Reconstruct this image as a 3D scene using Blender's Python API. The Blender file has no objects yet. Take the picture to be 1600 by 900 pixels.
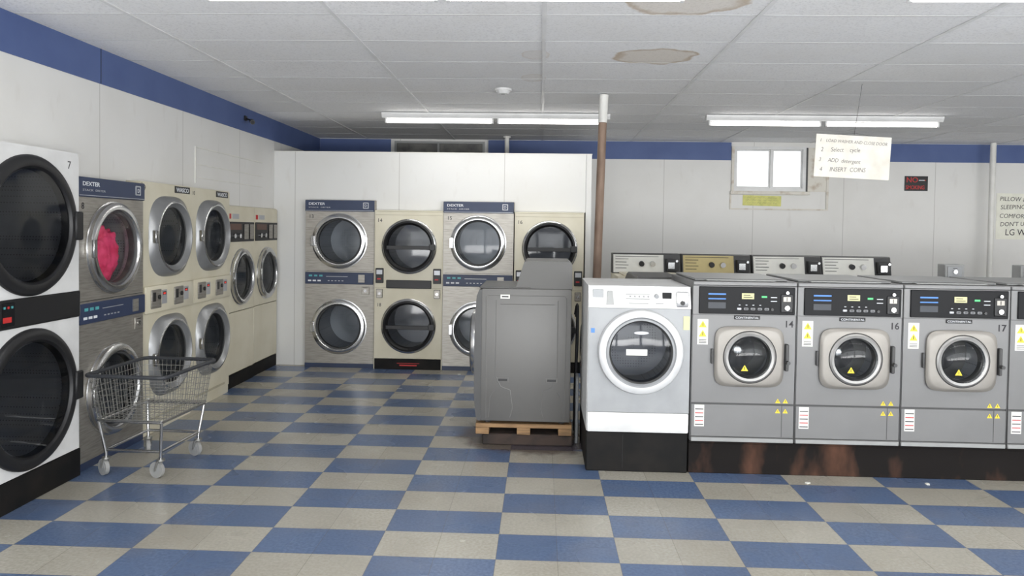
import bpy, bmesh, math, random
from mathutils import Vector, Matrix, noise as mnoise
random.seed(4)
S = bpy.context.scene
COL = S.collection
try:
    S.view_settings.view_transform = 'Standard'
except Exception:
    pass

def lin(c):
    c = c/255.0
    return c/12.92 if c <= 0.04045 else ((c+0.055)/1.055)**2.4
def C(r, g, b): return (lin(r), lin(g), lin(b), 1.0)

# ---------------------------------------------------------------- node helper
class NT:
    def __init__(s, name):
        s.m = bpy.data.materials.new(name); s.m.use_nodes = True
        s.t = s.m.node_tree; s.b = s.t.nodes['Principled BSDF']
        s.out = s.t.nodes['Material Output']
    def n(s, typ, **k):
        x = s.t.nodes.new(typ)
        for a, v in k.items(): setattr(x, a, v)
        return x
    def l(s, a, b): s.t.links.new(a, b)
    def put(s, sock, v):
        if isinstance(v, bpy.types.NodeSocket): s.l(v, sock)
        elif v is not None: sock.default_value = v
    def math(s, op, a, b=None, c=None):
        x = s.n('ShaderNodeMath', operation=op)
        s.put(x.inputs[0], a); s.put(x.inputs[1], b)
        if c is not None: s.put(x.inputs[2], c)
        return x.outputs[0]
    def mix(s, f, a, b, bt='MIX'):
        x = s.n('ShaderNodeMix', data_type='RGBA', blend_type=bt)
        s.put(x.inputs[0], f); s.put(x.inputs[6], a); s.put(x.inputs[7], b)
        return x.outputs[2]
    def coord(s):
        return s.n('ShaderNodeTexCoord').outputs['Object']
    def noise(s, scale, detail=4, vec=None, stretch=None):
        x = s.n('ShaderNodeTexNoise'); x.inputs['Scale'].default_value = scale
        x.inputs['Detail'].default_value = detail
        v = vec or s.coord()
        if stretch:
            mp = s.n('ShaderNodeMapping'); mp.inputs['Scale'].default_value = stretch
            s.l(v, mp.inputs[0]); v = mp.outputs[0]
        s.l(v, x.inputs['Vector'])
        return x.outputs['Fac']
    def ramp(s, f, a, b):
        x = s.n('ShaderNodeMapRange'); s.put(x.inputs[0], f)
        x.inputs[1].default_value = a; x.inputs[2].default_value = b
        return x.outputs[0]
    def bump(s, h, st, d=0.01):
        x = s.n('ShaderNodeBump'); x.inputs['Strength'].default_value = st
        x.inputs['Distance'].default_value = d
        s.l(h, x.inputs['Height']); s.l(x.outputs[0], s.b.inputs['Normal'])

def M(name, c, rough=0.5, metal=0.0, c2=None, scale=6, lo=.4, hi=.7, bump=0, stretch=None, emit=0, spec=None):
    t = NT(name)
    t.b.inputs['Roughness'].default_value = rough
    t.b.inputs['Metallic'].default_value = metal
    if spec is not None: t.b.inputs['Specular IOR Level'].default_value = spec
    if c2 is None:
        c2 = tuple(x*0.88 for x in c[:3])+(1,)
    f = t.noise(scale, 4, stretch=stretch)
    t.l(t.mix(t.ramp(f, lo, hi), c, c2), t.b.inputs['Base Color'])
    if bump: t.bump(f, bump)
    if emit:
        t.b.inputs['Emission Color'].default_value = c
        t.b.inputs['Emission Strength'].default_value = emit
    return t.m

white_en = M('white_enamel', C(218, 218, 217), .35)
cream = M('cream_enamel', C(210, 204, 184), .38, c2=C(200, 193, 170), scale=3)
cream_dark = M('dark_cream_enamel', C(178, 170, 146), .45)  # darker cream for seams and strips
steel = M('stainless_steel', C(164, 160, 153), .44, .7, c2=C(142, 138, 131), scale=8, stretch=(1, 1, 12))
chrome = M('chrome', C(200, 200, 200), .22, 1.0)
ring_grey = M('grey_cast_ring', C(150, 151, 152), .34, .6)
ring_flat = M('dull_metal_ring', C(150, 149, 147), .4, .6)
navy = M('navy_panel', C(42, 54, 82), .45)
black = M('black_plastic', C(24, 24, 26), .45)
black_gl = M('black_fascia', C(16, 17, 20), .5, spec=.25)
rubber = M('black_rubber', C(34, 34, 37), .7)
rim_m = M('dark_grey_rim', C(50, 52, 56), .5)
gasket = M('grey_gasket', C(78, 78, 78), .6)
grey_en = M('grey_enamel', C(116, 116, 116), .38, .15, scale=2)
grey_lt = M('grey_light_enamel', C(152, 153, 152), .4, .1)
graph = M('graphite_enamel', C(100, 99, 97), .42, .15, scale=2)
graph_c = M('graphite_console', C(86, 85, 83), .5, .05, scale=2)
graph_d = M('graphite_dark', C(70, 70, 70), .45, .2)
slate = M('dim_print', C(58, 62, 68), .5)
silver = M('silver_paint', C(152, 154, 156), .42, .15)
ring_w = M('pale_grey_door_ring', C(202, 203, 204), .35, .1)
bronze = M('champagne_plastic', C(144, 140, 134), .4, .3)
redm = M('red_ink', C(190, 44, 44), .5)
red_led = M('red_led', C(225, 60, 50), .4, emit=.4)
green_led = M('green_led', C(70, 190, 110), .4, emit=.5)
blue_i = M('blue_ink', C(74, 130, 205), .45)
cyan_i = M('teal_ink', C(80, 160, 165), .45)
yellow = M('yellow_sticker', C(232, 206, 56), .5)
paper = M('white_paper', C(226, 225, 218), .7)
paper_y = M('yellow_paper', C(214, 212, 130), .7, c2=C(192, 194, 116), scale=14)
paper_t = M('pale_yellow_note', C(214, 210, 160), .7)
paper_c = M('cream_paper', C(234, 233, 220), .7)
card = M('beige_cardboard', C(230, 226, 216), .75, c2=C(214, 209, 198), scale=7)
ink = M('dark_ink', C(50, 48, 52), .7)
pencil = M('faded_ink', C(112, 108, 108), .7)
ink_l = M('white_ink', C(215, 218, 222), .5)
silver_i = M('silver_ink', C(180, 182, 186), .4, .4)
wood = M('raw_wood', C(148, 116, 80), .7, c2=C(104, 80, 54), scale=5, stretch=(1, 14, 14))
rust = M('rusty_steel', C(26, 23, 22), .85, c2=C(104, 72, 56), scale=4, lo=.5, hi=.76, bump=.2, stretch=(1, 1, .45), spec=.2)
rustpole = M('rusty_brown_paint', C(138, 116, 100), .65, c2=C(106, 86, 72), scale=12, stretch=(1, 1, .3))
rustslab = M('rust_stained_concrete', C(60, 48, 42), .85, c2=C(34, 30, 28), scale=9, bump=.3)
base_bk = M('black_painted_base', C(14, 14, 14), .7, c2=C(28, 25, 23), scale=6, spec=.25)
pipe_w = M('white_painted_pipe', C(222, 221, 216), .5)
pink = M('hot_pink_reflection', (1.0, .09, .24, 1), .8, c2=(.75, .03, .11, 1), scale=14, bump=.3)  # colour of the reflection shape in the steel dryer door
pvc = M('grey_pipe', C(120, 122, 124), .5)
blue_p = M('blue_wall_paint', C(82, 100, 146), .6, c2=C(74, 92, 138), scale=3)
frame_al = M('aluminium_frame', C(200, 202, 204), .4, .3)
wheel_m = M('grey_caster_tyre', C(150, 150, 148), .6)
zinc = M('zinc_wire', C(164, 163, 158), .35, .8)
tube_m = M('lit_tube', (1, .98, .95, 1), .5, c2=(1, .98, .95, 1), emit=6)
brown_tr = M('brown_trim', C(96, 70, 60), .5)

def drum_mat():
    t = NT('perforated_drum_steel')
    v = t.n('ShaderNodeTexVoronoi'); v.inputs['Scale'].default_value = 52; v.inputs['Randomness'].default_value = 0
    t.l(t.coord(), v.inputs['Vector'])
    d = t.ramp(v.outputs['Distance'], .16, .26)
    t.l(t.mix(d, C(96, 97, 99), C(170, 172, 176)), t.b.inputs['Base Color'])
    t.b.inputs['Roughness'].default_value = .4; t.b.inputs['Metallic'].default_value = .4
    return t.m
drum = drum_mat()
def glass_mat(name, tint, base, const=False):
    t = NT(name)
    tr = t.n('ShaderNodeBsdfTransparent'); tr.inputs[0].default_value = tint
    gl = t.n('ShaderNodeBsdfGlossy'); gl.inputs['Roughness'].default_value = .06
    mx = t.n('ShaderNodeMixShader')
    if const:
        t.l(t.math('MULTIPLY', t.noise(3, 4), base), mx.inputs[0])
    else:
        lw = t.n('ShaderNodeLayerWeight'); lw.inputs['Blend'].default_value = .25
        n = t.math('MULTIPLY', t.noise(3, 4), base)
        t.l(t.math('MINIMUM', t.math('ADD', t.math('MULTIPLY', lw.outputs['Fresnel'], .65), n), 1), mx.inputs[0])
    t.l(tr.outputs[0], mx.inputs[1]); t.l(gl.outputs[0], mx.inputs[2]); t.l(mx.outputs[0], t.out.inputs[0])
    return t.m
glass = glass_mat('smoked_door_glass', (.58, .60, .62, 1), .02)
glass2 = glass_mat('dark_smoked_door_glass', (.42, .43, .45, 1), .04)
glass_w = glass_mat('washer_door_glass', (.74, .76, .78, 1), .03)
glass_c = glass_mat('clear_door_glass', (.9, .9, .9, 1), .02)
glass_o = M('opaque_door_glass', C(24, 26, 29), .08)
pane = glass_mat('window_pane_glass', (1, 1, 1, 1), .04, True)

def wall_mat(name, axis, off, c=C(222, 221, 218)):
    t = NT(name); co = t.coord()
    sp = t.n('ShaderNodeSeparateXYZ'); t.l(co, sp.inputs[0])
    a = sp.outputs[axis]
    f = t.math('FRACT', t.math('DIVIDE', t.math('ADD', a, 100*1.22-off), 1.22))
    d = t.math('ABSOLUTE', t.math('SUBTRACT', f, .5))
    seam = t.math('GREATER_THAN', d, .4968)
    n1 = t.ramp(t.noise(1.3, 6), .45, .75)
    base = t.mix(t.math('MULTIPLY', n1, .5), c, C(206, 204, 198))
    n2 = t.ramp(t.noise(9, 6, stretch=(1, 1, .35)), .62, .8)
    base = t.mix(t.math('MULTIPLY', n2, .22), base, C(178, 171, 160))
    col = t.mix(t.math('MULTIPLY', seam, .5), base, C(140, 135, 128))
    t.l(col, t.b.inputs['Base Color']); t.b.inputs['Roughness'].default_value = .55
    t.bump(t.noise(4, 3), .06, .02)
    return t.m
wall_y = wall_mat('white_wall_panel_side', 1, 5.15)
wall_x = wall_mat('white_wall_panel_end', 0, 4.12)
wall_p = wall_mat('white_partition_panel', 0, -.43, C(214, 214, 212))

def floor_mat():
    t = NT('checkered_vinyl_floor'); co = t.coord()
    sp = t.n('ShaderNodeSeparateXYZ'); t.l(co, sp.inputs[0])
    X, Y = sp.outputs[0], sp.outputs[1]
    xs = t.math('ADD', t.math('DIVIDE', t.math('ADD', X, .2), .305), 200)
    ys = t.math('ADD', t.math('DIVIDE', t.math('SUBTRACT', Y, 4.84), .305), 200)
    ix = t.math('FLOOR', t.math('DIVIDE', xs, 2)); iy = t.math('FLOOR', ys)
    par = t.math('MODULO', t.math('ADD', ix, iy), 2)
    cx = t.n('ShaderNodeCombineXYZ'); t.l(t.math('FLOOR', xs), cx.inputs[0]); t.l(iy, cx.inputs[1])
    wn = t.n('ShaderNodeTexWhiteNoise'); t.l(cx.outputs[0], wn.inputs['Vector'])
    v = wn.outputs['Value']
    sp_n = t.ramp(t.noise(60, 5), .35, .65)
    tan = t.mix(sp_n, C(158, 154, 143), C(174, 170, 159))
    tan = t.mix(t.math('MULTIPLY', v, .4), tan, C(146, 141, 130))
    blu = t.mix(sp_n, C(78, 96, 128), C(94, 113, 144))
    blu = t.mix(t.math('MULTIPLY', v, .4), blu, C(72, 89, 120))
    col = t.mix(par, blu, tan)
    fx = t.math('ABSOLUTE', t.math('SUBTRACT', t.math('FRACT', xs), .5))
    fy = t.math('ABSOLUTE', t.math('SUBTRACT', t.math('FRACT', ys), .5))
    seam = t.math('GREATER_THAN', t.math('MAXIMUM', fx, fy), .4945)
    col = t.mix(t.math('MULTIPLY', seam, .45), col, C(80, 74, 66))
    dirt = t.ramp(t.noise(2.2, 5), .48, .8)
    col = t.mix(t.math('MULTIPLY', dirt, .3), col, C(120, 112, 100))
    dx = t.math('DIVIDE', t.math('SUBTRACT', X, -.02), .62); dy = t.math('DIVIDE', t.math('SUBTRACT', Y, 5.85), .52)
    r = t.math('ADD', t.math('MULTIPLY', dx, dx), t.math('MULTIPLY', dy, dy))
    r = t.math('ADD', r, t.math('MULTIPLY', t.math('SUBTRACT', t.noise(7, 5), .5), 1.2))
    rs = t.ramp(r, 1.15, .7)
    col = t.mix(t.math('MULTIPLY', rs, .8), col, C(76, 62, 55))
    t.l(col, t.b.inputs['Base Color'])
    t.l(t.math('ADD', .2, t.math('MULTIPLY', t.noise(1.6, 2), .14)), t.b.inputs['Roughness'])
    return t.m
floor_m = floor_mat()

def ceil_mat():
    t = NT('acoustic_ceiling_tile'); co = t.coord()
    sp = t.n('ShaderNodeSeparateXYZ'); t.l(co, sp.inputs[0])
    X, Y = sp.outputs[0], sp.outputs[1]
    cx = t.n('ShaderNodeCombineXYZ')
    t.l(t.math('FLOOR', t.math('DIVIDE', X, 1.22)), cx.inputs[0])
    t.l(t.math('FLOOR', t.math('DIVIDE', t.math('SUBTRACT', Y, 4.31), .61)), cx.inputs[1])
    wn = t.n('ShaderNodeTexWhiteNoise'); t.l(cx.outputs[0], wn.inputs['Vector'])
    spk = t.ramp(t.noise(75, 3), .3, .5)
    col = t.mix(spk, C(214, 214, 215), C(236, 236, 237))
    col = t.mix(t.math('MULTIPLY', wn.outputs['Value'], .5), col, C(212, 212, 212))
    age = t.ramp(t.noise(1.1, 5), .5, .8)
    col = t.mix(t.math('MULTIPLY', age, .25), col, C(206, 202, 194))
    nz = t.math('MULTIPLY', t.math('SUBTRACT', t.noise(6, 4), .5), 1.3)
    for (sx, sy, rx, ry, st) in [(.79, 5.33, .29, .25, .6), (.77, 4.08, .32, .24, .5), (-.06, 5.3, .1, .14, .2), (-.08, 6.1, .1, .16, .2)]:
        dx = t.math('DIVIDE', t.math('SUBTRACT', X, sx), rx); dy = t.math('DIVIDE', t.math('SUBTRACT', Y, sy), ry)
        r = t.math('ADD', t.math('MULTIPLY', dx, dx), t.math('MULTIPLY', dy, dy))
        r = t.math('ADD', r, nz)
        inside = t.ramp(r, 1.05, .9)
        ring = t.ramp(t.math('ABSOLUTE', t.math('SUBTRACT', r, .85)), .22, .02)
        a = t.math('MULTIPLY', inside, st*.7)
        col = t.mix(a, col, C(200, 182, 154))
        col = t.mix(t.math('MULTIPLY', t.math('MULTIPLY', ring, inside), st), col, C(164, 138, 104))
    t.l(col, t.b.inputs['Base Color']); t.b.inputs['Roughness'].default_value = .85
    t.bump(t.noise(75, 3), .12, .002)
    return t.m
ceil_m = ceil_mat()

# ---------------------------------------------------------------- mesh builder
class MB:
    def __init__(s): s.bm = bmesh.new(); s.mats = []
    def mi(s, m):
        if m not in s.mats: s.mats.append(m)
        return s.mats.index(m)
    def box(s, x0, x1, y0, y1, z0, z1, m, bev=0, seg=1):
        mat = Matrix.Translation(((x0+x1)/2, (y0+y1)/2, (z0+z1)/2)) @ Matrix.Diagonal((abs(x1-x0), abs(y1-y0), abs(z1-z0), 1))
        r = bmesh.ops.create_cube(s.bm, size=1, matrix=mat)
        i = s.mi(m); vs = r['verts']
        fs = {f for v in vs for f in v.link_faces}
        for f in fs: f.material_index = i
        if bev:
            es = list({e for v in vs for e in v.link_edges})
            bmesh.ops.bevel(s.bm, geom=es, offset=bev, segments=seg, affect='EDGES', profile=.5)
        return s
    def ring(s, pts):
        return [s.bm.verts.new(p) for p in pts]
    def bridge(s, a, b, i, smooth=True, closed=True):
        n = len(a)
        for k in range(n if closed else n-1):
            j = (k+1) % n
            try:
                f = s.bm.faces.new((a[k], a[j], b[j], b[k])); f.material_index = i; f.smooth = smooth
            except ValueError: pass
    def cap(s, a, i):
        try:
            f = s.bm.faces.new(a); f.material_index = i
        except ValueError: pass
    def cyl(s, p0, p1, r, m, seg=16, r1=None, caps=True):
        p0 = Vector(p0); p1 = Vector(p1); d = (p1-p0).normalized()
        u = d.orthogonal().normalized(); w = d.cross(u); r1 = r if r1 is None else r1
        i = s.mi(m)
        A = s.ring([p0+(u*math.cos(2*math.pi*k/seg)+w*math.sin(2*math.pi*k/seg))*r for k in range(seg)])
        B = s.ring([p1+(u*math.cos(2*math.pi*k/seg)+w*math.sin(2*math.pi*k/seg))*r1 for k in range(seg)])
        s.bridge(A, B, i)
        if caps: s.cap(A[::-1], i); s.cap(B, i)
        return s
    def tube(s, pts, r, m, seg=6, closed=False):
        pts = [Vector(p) for p in pts]; n = len(pts); i = s.mi(m); rings = []
        prev = None
        for k in range(n):
            if closed: d = (pts[(k+1) % n]-pts[k-1])
            else: d = pts[min(k+1, n-1)]-pts[max(k-1, 0)]
            d.normalize()
            if prev is None: u = d.orthogonal().normalized()
            else:
                u = prev-d*prev.dot(d)
                u = u.normalized() if u.length > 1e-6 else d.orthogonal().normalized()
            prev = u; w = d.cross(u)
            rings.append(s.ring([pts[k]+(u*math.cos(2*math.pi*q/seg)+w*math.sin(2*math.pi*q/seg))*r for q in range(seg)]))
        for k in range(n-1): s.bridge(rings[k], rings[k+1], i)
        if closed: s.bridge(rings[-1], rings[0], i)
        else: s.cap(rings[0][::-1], i); s.cap(rings[-1], i)
        return s
    def lathe(s, cx, cz, prof, y0=0, seg=48, cap0=False):
        prev = None
        for row in prof:
            rx, d, m = row[:3]; rz = row[3] if len(row) > 3 else rx; nn = row[4] if len(row) > 4 else 2
            i = s.mi(m)
            if rx <= 1e-6:
                v = s.bm.verts.new((cx, y0-d, cz))
                if prev:
                    for k in range(seg):
                        f = s.bm.faces.new((prev[k], prev[(k+1) % seg], v)); f.material_index = i; f.smooth = True
                prev = None; continue
            pts = []
            for k in range(seg):
                a = 2*math.pi*k/seg; c, q = math.cos(a), math.sin(a)
                if nn == 2: pts.append((cx+rx*c, y0-d, cz+rz*q))
                else:
                    t = (abs(c)**nn+abs(q)**nn)**(-1/nn)
                    pts.append((cx+rx*c*t, y0-d, cz+rz*q*t))
            R = s.ring(pts)
            if prev: s.bridge(prev, R, i)
            elif cap0: s.cap(R[::-1], i)
            prev = R
        return s
    def prism(s, poly, axis, a0, a1, m, smooth=False):
        i = s.mi(m)
        def P(p, a):
            if axis == 'x': return (a, p[0], p[1])
            if axis == 'y': return (p[0], a, p[1])
            return (p[0], p[1], a)
        A = s.ring([P(p, a0) for p in poly]); B = s.ring([P(p, a1) for p in poly])
        s.bridge(A, B, i, smooth); s.cap(A[::-1], i); s.cap(B, i)
        return s
    def holed(s, x0, x1, z0, z1, cx, cz, R, y0, y1, m, seg=48):
        ang = [2*math.pi*k/seg for k in range(seg)]
        for (px, pz) in ((x0, z0), (x1, z0), (x1, z1), (x0, z1)):
            ang.append(math.atan2(pz-cz, px-cx) % (2*math.pi))
        ang = sorted(set(round(a, 6) for a in ang))
        inn, out = [], []
        for a in ang:
            c, q = math.cos(a), math.sin(a)
            tx = ((x1-cx)/c if c > 0 else (x0-cx)/c) if abs(c) > 1e-6 else 1e9
            tz = ((z1-cz)/q if q > 0 else (z0-cz)/q) if abs(q) > 1e-6 else 1e9
            t = min(tx, tz); inn.append((cx+R*c, cz+R*q)); out.append((cx+t*c, cz+t*q))
        i = s.mi(m)
        A = s.ring([(p[0], y0, p[1]) for p in inn]); B = s.ring([(p[0], y0, p[1]) for p in out])
        A2 = s.ring([(p[0], y1, p[1]) for p in inn]); B2 = s.ring([(p[0], y1, p[1]) for p in out])
        s.bridge(A, B, i, False); s.bridge(B, B2, i, False); s.bridge(B2, A2, i, False); s.bridge(A2, A, i, False)
        return s
    def shell(s, W, D, z0, z1, m, y0=.012, t=.012):
        s.box(0, t, y0, D, z0, z1, m).box(W-t, W, y0, D, z0, z1, m).box(t, W-t, D-t, D, z0, z1, m)
        s.box(t, W-t, y0, D-t, z1-t, z1, m).box(t, W-t, y0, D-t, z0, z0+t, m)
        return s
    def tri(s, cx, cz, h, y, m=None):
        m = m or yellow
        s.prism([(cx-h*.58, cz-h/2), (cx+h*.58, cz-h/2), (cx, cz+h/2)], 'y', y-.0015, y, m)
        s.box(cx-h*.05, cx+h*.05, y-.0022, y-.0012, cz-h*.3, cz+h*.2, ink)
        return s
    def obj(s, name, parent=None, label=None, **k):
        bmesh.ops.recalc_face_normals(s.bm, faces=s.bm.faces)
        me = bpy.data.meshes.new(name); s.bm.to_mesh(me); s.bm.free()
        for m in s.mats: me.materials.append(m)
        try: me.set_sharp_from_angle(angle=math.radians(38))
        except Exception: pass
        o = bpy.data.objects.new(name, me); COL.objects.link(o)
        if parent: o.parent = parent
        if label: o['label'] = label
        for a, v in k.items(): o[a] = v
        return o

def root(name, label, cat, loc=(0, 0, 0), rz=0, group=None):
    o = bpy.data.objects.new(name, None); COL.objects.link(o)
    o.empty_display_size = .1
    o.location = loc; o.rotation_euler = (0, 0, math.radians(rz))
    o['label'] = label; o['category'] = cat
    if group: o['group'] = group
    return o

def text(s, size, loc, m, parent, name='lettering', align='LEFT', sx=1.0, tilt=0, shear=0, bold=0, label=None):
    cu = bpy.data.curves.new(name, 'FONT'); cu.body = s; cu.size = size; cu.align_x = align
    cu.extrude = .0006; cu.shear = shear; cu.offset = bold; cu.resolution_u = 3
    tmp = bpy.data.objects.new('tmp', cu)
    me = bpy.data.meshes.new_from_object(tmp)
    bpy.data.objects.remove(tmp)
    me.materials.clear(); me.materials.append(m)
    me.transform(Matrix.Translation(loc) @ Matrix.Rotation(math.radians(tilt), 4, 'Y') @ Matrix.Rotation(math.radians(90), 4, 'X') @ Matrix.Diagonal((sx, 1, 1, 1)))
    o = bpy.data.objects.new(name, me); COL.objects.link(o)
    if parent: o.parent = parent
    if label: o['label'] = label
    return o

def st(o, **k):
    o['kind'] = 'structure'
    return o

# ---------------------------------------------------------------- setting
H = 2.86; XL = -3.12; YB = 10.35; XR = 8.6; YF = -1.4
st(MB().box(-4.3, XR+.2, YF-.2, YB+.2, -.1, 0, floor_m).obj('floor'))
st(MB().box(-4.3, XR+.2, YF-.2, YB+.2, H, H+.1, ceil_m).obj('ceiling'))
g = MB(); gm = M('white_ceiling_grid', C(222, 222, 222), .5)
for k in range(-3, 8):
    g.box(k*1.22-.013, k*1.22+.013, YF, YB-.002, H-.006, H-.0005, gm)
gm2 = M('dull_ceiling_cross_grid', C(200, 200, 200), .6)
y = 4.31-.61*9
while y < YB:
    g.box(XL, XR, y-.006, y+.006, H-.0022, H-.0007, gm2); y += .61
st(g.obj('trim_1'))

LD = [(3.70, 4.665, 2.07), (4.67, 5.48, 1.93), (5.485, 6.295, 1.95), (6.30, 7.125, 1.95), (7.13, 7.845, 1.82), (7.85, 8.565, 1.82)]
w = MB()
w.box(XL-.15, XL, YF, LD[0][0]-.005, 0, H, wall_y)
for (a, b, h) in LD:
    w.box(XL-.15, XL, a-.0049, b+.0001, h+.004, H, wall_y)
w.box(XL-.15, XL, 8.57, YB, 0, H, wall_y)
st(w.obj('wall_left'))
BD = [(-2.71, -1.91, 1.93), (-1.905, -1.12, 1.82), (-1.115, -.31, 1.93), (-.305, .505, 1.82)]
YP = 8.58; ZP = 2.49
w = MB()
w.box(XL+.001, BD[0][0]-.005, YP, YP+.1, 0, ZP, wall_p)
for (a, b, h) in BD:
    w.box(a-.005, b, YP, YP+.1, h+.004, ZP, wall_p)
w.box(.508, .57, YP, YP+.1, 0, ZP, wall_p)
w.box(.47, .57, YP+.95, YB-.001, 0, ZP, wall_p)
w.box(.508, .57, YP+.1, YP+.95, 0, ZP, wall_p)
st(w.obj('wall_partition'))
st(MB().box(XL+.001, .575, YP-.006, YP+.104, ZP, ZP+.008, paper).obj('trim_2'))
W1 = (2.63, 3.60, 2.19, 2.80); W2 = (-2.06, -.80, 2.40, 2.83)
w = MB()
for (a, b, c, d) in [(XL-.15, W2[0], 0, H), (W2[0], W2[1], 0, W2[2]), (W2[0], W2[1], W2[3], H), (W2[1], W1[0], 0, H),
                     (W1[0], W1[1], 0, W1[2]), (W1[0], W1[1], W1[3], H), (W1[1], XR, 0, H)]:
    w.box(a, b, YB, YB+.15, c, d, wall_x)
st(w.obj('wall_back'))
st(MB().box(XR, XR+.15, YF, YB, 0, H, wall_y).obj('wall_right'))
w = MB()
w.box(-3.3, XR, YF-.15, YF, 0, .35, wall_x).box(-3.3, XR, YF-.15, YF, 2.55, H, wall_x)
for x in (-3.3, -1.0, 1.4, 3.8, 6.2, 8.4): w.box(x, x+.2, YF-.15, YF, .35, 2.55, frame_al)
st(w.obj('wall_front'))
SB = H-.25
st(MB().box(XL, XL+.008, YF, YB-.009, SB, H-.006, blue_p).box(XL+.008, XL+.011, 5.146, 5.154, SB, H-.006, navy).obj('trim_3'))
st(MB().box(XL+.009, W2[0]-.05, YB-.008, YB, SB, H-.006, blue_p).obj('trim_4'))
st(MB().box(W2[1]+.05, W1[0]-.04, YB-.008, YB, SB, H-.006, blue_p).obj('trim_5'))
st(MB().box(3.92, XR, YB-.008, YB, SB, H-.006, blue_p).obj('trim_6'))
w = MB(); x0, x1, z0, z1 = W1
for (a, b, c, d) in [(x0, x1, z1-.035, z1), (x0, x1, z0, z0+.045), (x0, x0+.04, z0+.045, z1-.035), (x1-.04, x1, z0+.045, z1-.035)]:
    w.box(a, b, YB-.02, YB+.09, c, d, white_en)
mx = (x0+x1)/2+.03
w.box(mx-.015, mx+.015, YB+.02, YB+.07, z0+.045, z1-.035, white_en)
for (a, b, yy) in [(x0+.04, mx-.015, .06), (mx+.015, x1-.04, .04)]:
    w.box(a, b, YB+yy-.012, YB+yy+.012, z1-.055, z1-.035, white_en).box(a, b, YB+yy-.012, YB+yy+.012, z0+.045, z0+.07, white_en)
    w.box(a, a+.016, YB+yy-.012, YB+yy+.012, z0+.07, z1-.055, white_en).box(b-.016, b, YB+yy-.012, YB+yy+.012, z0+.07, z1-.055, white_en)
    w.box(a+.016, b-.016, YB+yy-.002, YB+yy+.002, z0+.07, z1-.055, pane)
st(w.obj('window_1'))
cas = M('worn_window_casing', C(214, 210, 200), .6, c2=C(172, 152, 130), scale=9, lo=.52, hi=.8)
w = MB()
w.box(x0-.05, x1+.05, YB-.05, YB-.001, z0-.045, z0-.001, cas, .004)
w.box(x0-.035, x0-.002, YB-.03, YB-.001, z0-.001, z1, cas).box(x1+.03, x1+.28, YB-.012, YB-.001, z0+.0, z1-.01, cas).box(x1+.002, x1+.03, YB-.006, YB-.001, z0+.0, z1-.01, graph_d)
w.box(x1+.28, x1+.31, YB-.02, YB-.001, z0-.24, z1, cas)
w.box(x0-.05, x1+.31, YB-.014, YB-.001, z0-.255, z0-.235, cas).box(x0-.05, x0-.03, YB-.014, YB-.001, z0-.235, z0-.045, cas)
st(w.obj('trim_7'))
gr = M('grimy_glass', C(120, 118, 112), .4, c2=C(72, 72, 72), scale=6)
w = MB(); x0, x1, z0, z1 = W2
w.box(x0, x1, YB+.03, YB+.04, z0, z1, gr)
for (a, b, c, d) in [(x0, x1, z1-.03, z1), (x0, x1, z0, z0+.03), (x0, x0+.03, z0+.03, z1-.03), (x1-.03, x1, z0+.03, z1-.03), (x0+.6, x0+.63, z0+.03, z1-.03)]:
    w.box(a, b, YB-.01, YB+.029, c, d, grey_lt)
st(w.obj('window_2'))
w = MB()
for zz in (2.05, 2.17): w.box(XL, XL+.006, 6.6, 8.2, zz, zz+.008, paper)
for zz in (2.32,): w.box(XL, XL+.008, 6.6, 8.2, zz, zz+.012, paper)
w.box(XL, XL+.008, 6.59, 6.602, 2.0, 2.332, paper)
st(w.obj('trim_8'))

# light fixtures
def fixture(x0, x1, yc):
    r = root('fluorescent_light', 'long white strip light with two lit tubes fixed to the ceiling', 'light fixture', ((x0+x1)/2, yc, H-.006), group='ceiling strip lights')
    L = (x1-x0)/2
    MB().prism([(-.055, 0), (-.055, -.02), (-.03, -.055), (.03, -.055), (.055, -.02), (.055, 0)], 'x', -L, L, white_en).obj('housing', r)
    for (a, b) in ((-L+.03, -.02), (.02, L-.03)):
        MB().cyl((a+.02, 0, -.085), (b-.02, 0, -.085), .019, tube_m, 16).obj('tube', r, label='glowing white fluorescent tube')
        for e in (a, b-.02):
            MB().box(e, e+.02, -.018, .018, -.108, -.054, white_en, .003).obj('tube_holder', r)
for yc in (3.69, 7.97):
    fixture(-1.72, .71, yc); fixture(1.72, 4.16, yc)
fixture(5.4, 7.8, 3.69); fixture(5.4, 7.8, 7.97)

r = root('smoke_detector', 'round white smoke detector on the ceiling', 'smoke detector', (-.35, 6.55, H-.006))
MB().cyl((0, 0, 0), (0, 0, -.02), .075, white_en, 32).cyl((0, 0, -.02), (0, 0, -.045), .062, white_en, 32, .045).obj('housing', r)
MB().cyl((0, 0, -.0455), (0, 0, -.05), .02, grey_lt, 20).obj('sensor_cap', r)
r = root('security_camera', 'small black camera bracketed to the blue band', 'security camera', (XL+.009, 7.7, 2.74))
MB().box(0, .015, -.03, .03, -.02, .03, black, .003).cyl((.015, 0, 0), (.08, -.02, -.02), .008, black).obj('bracket', r)
MB().cyl((.06, .03, -.02), (.12, -.1, -.05), .024, black, 20).cyl((.118, -.095, -.049), (.122, -.104, -.051), .018, black_gl, 20).obj('housing', r)

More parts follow.
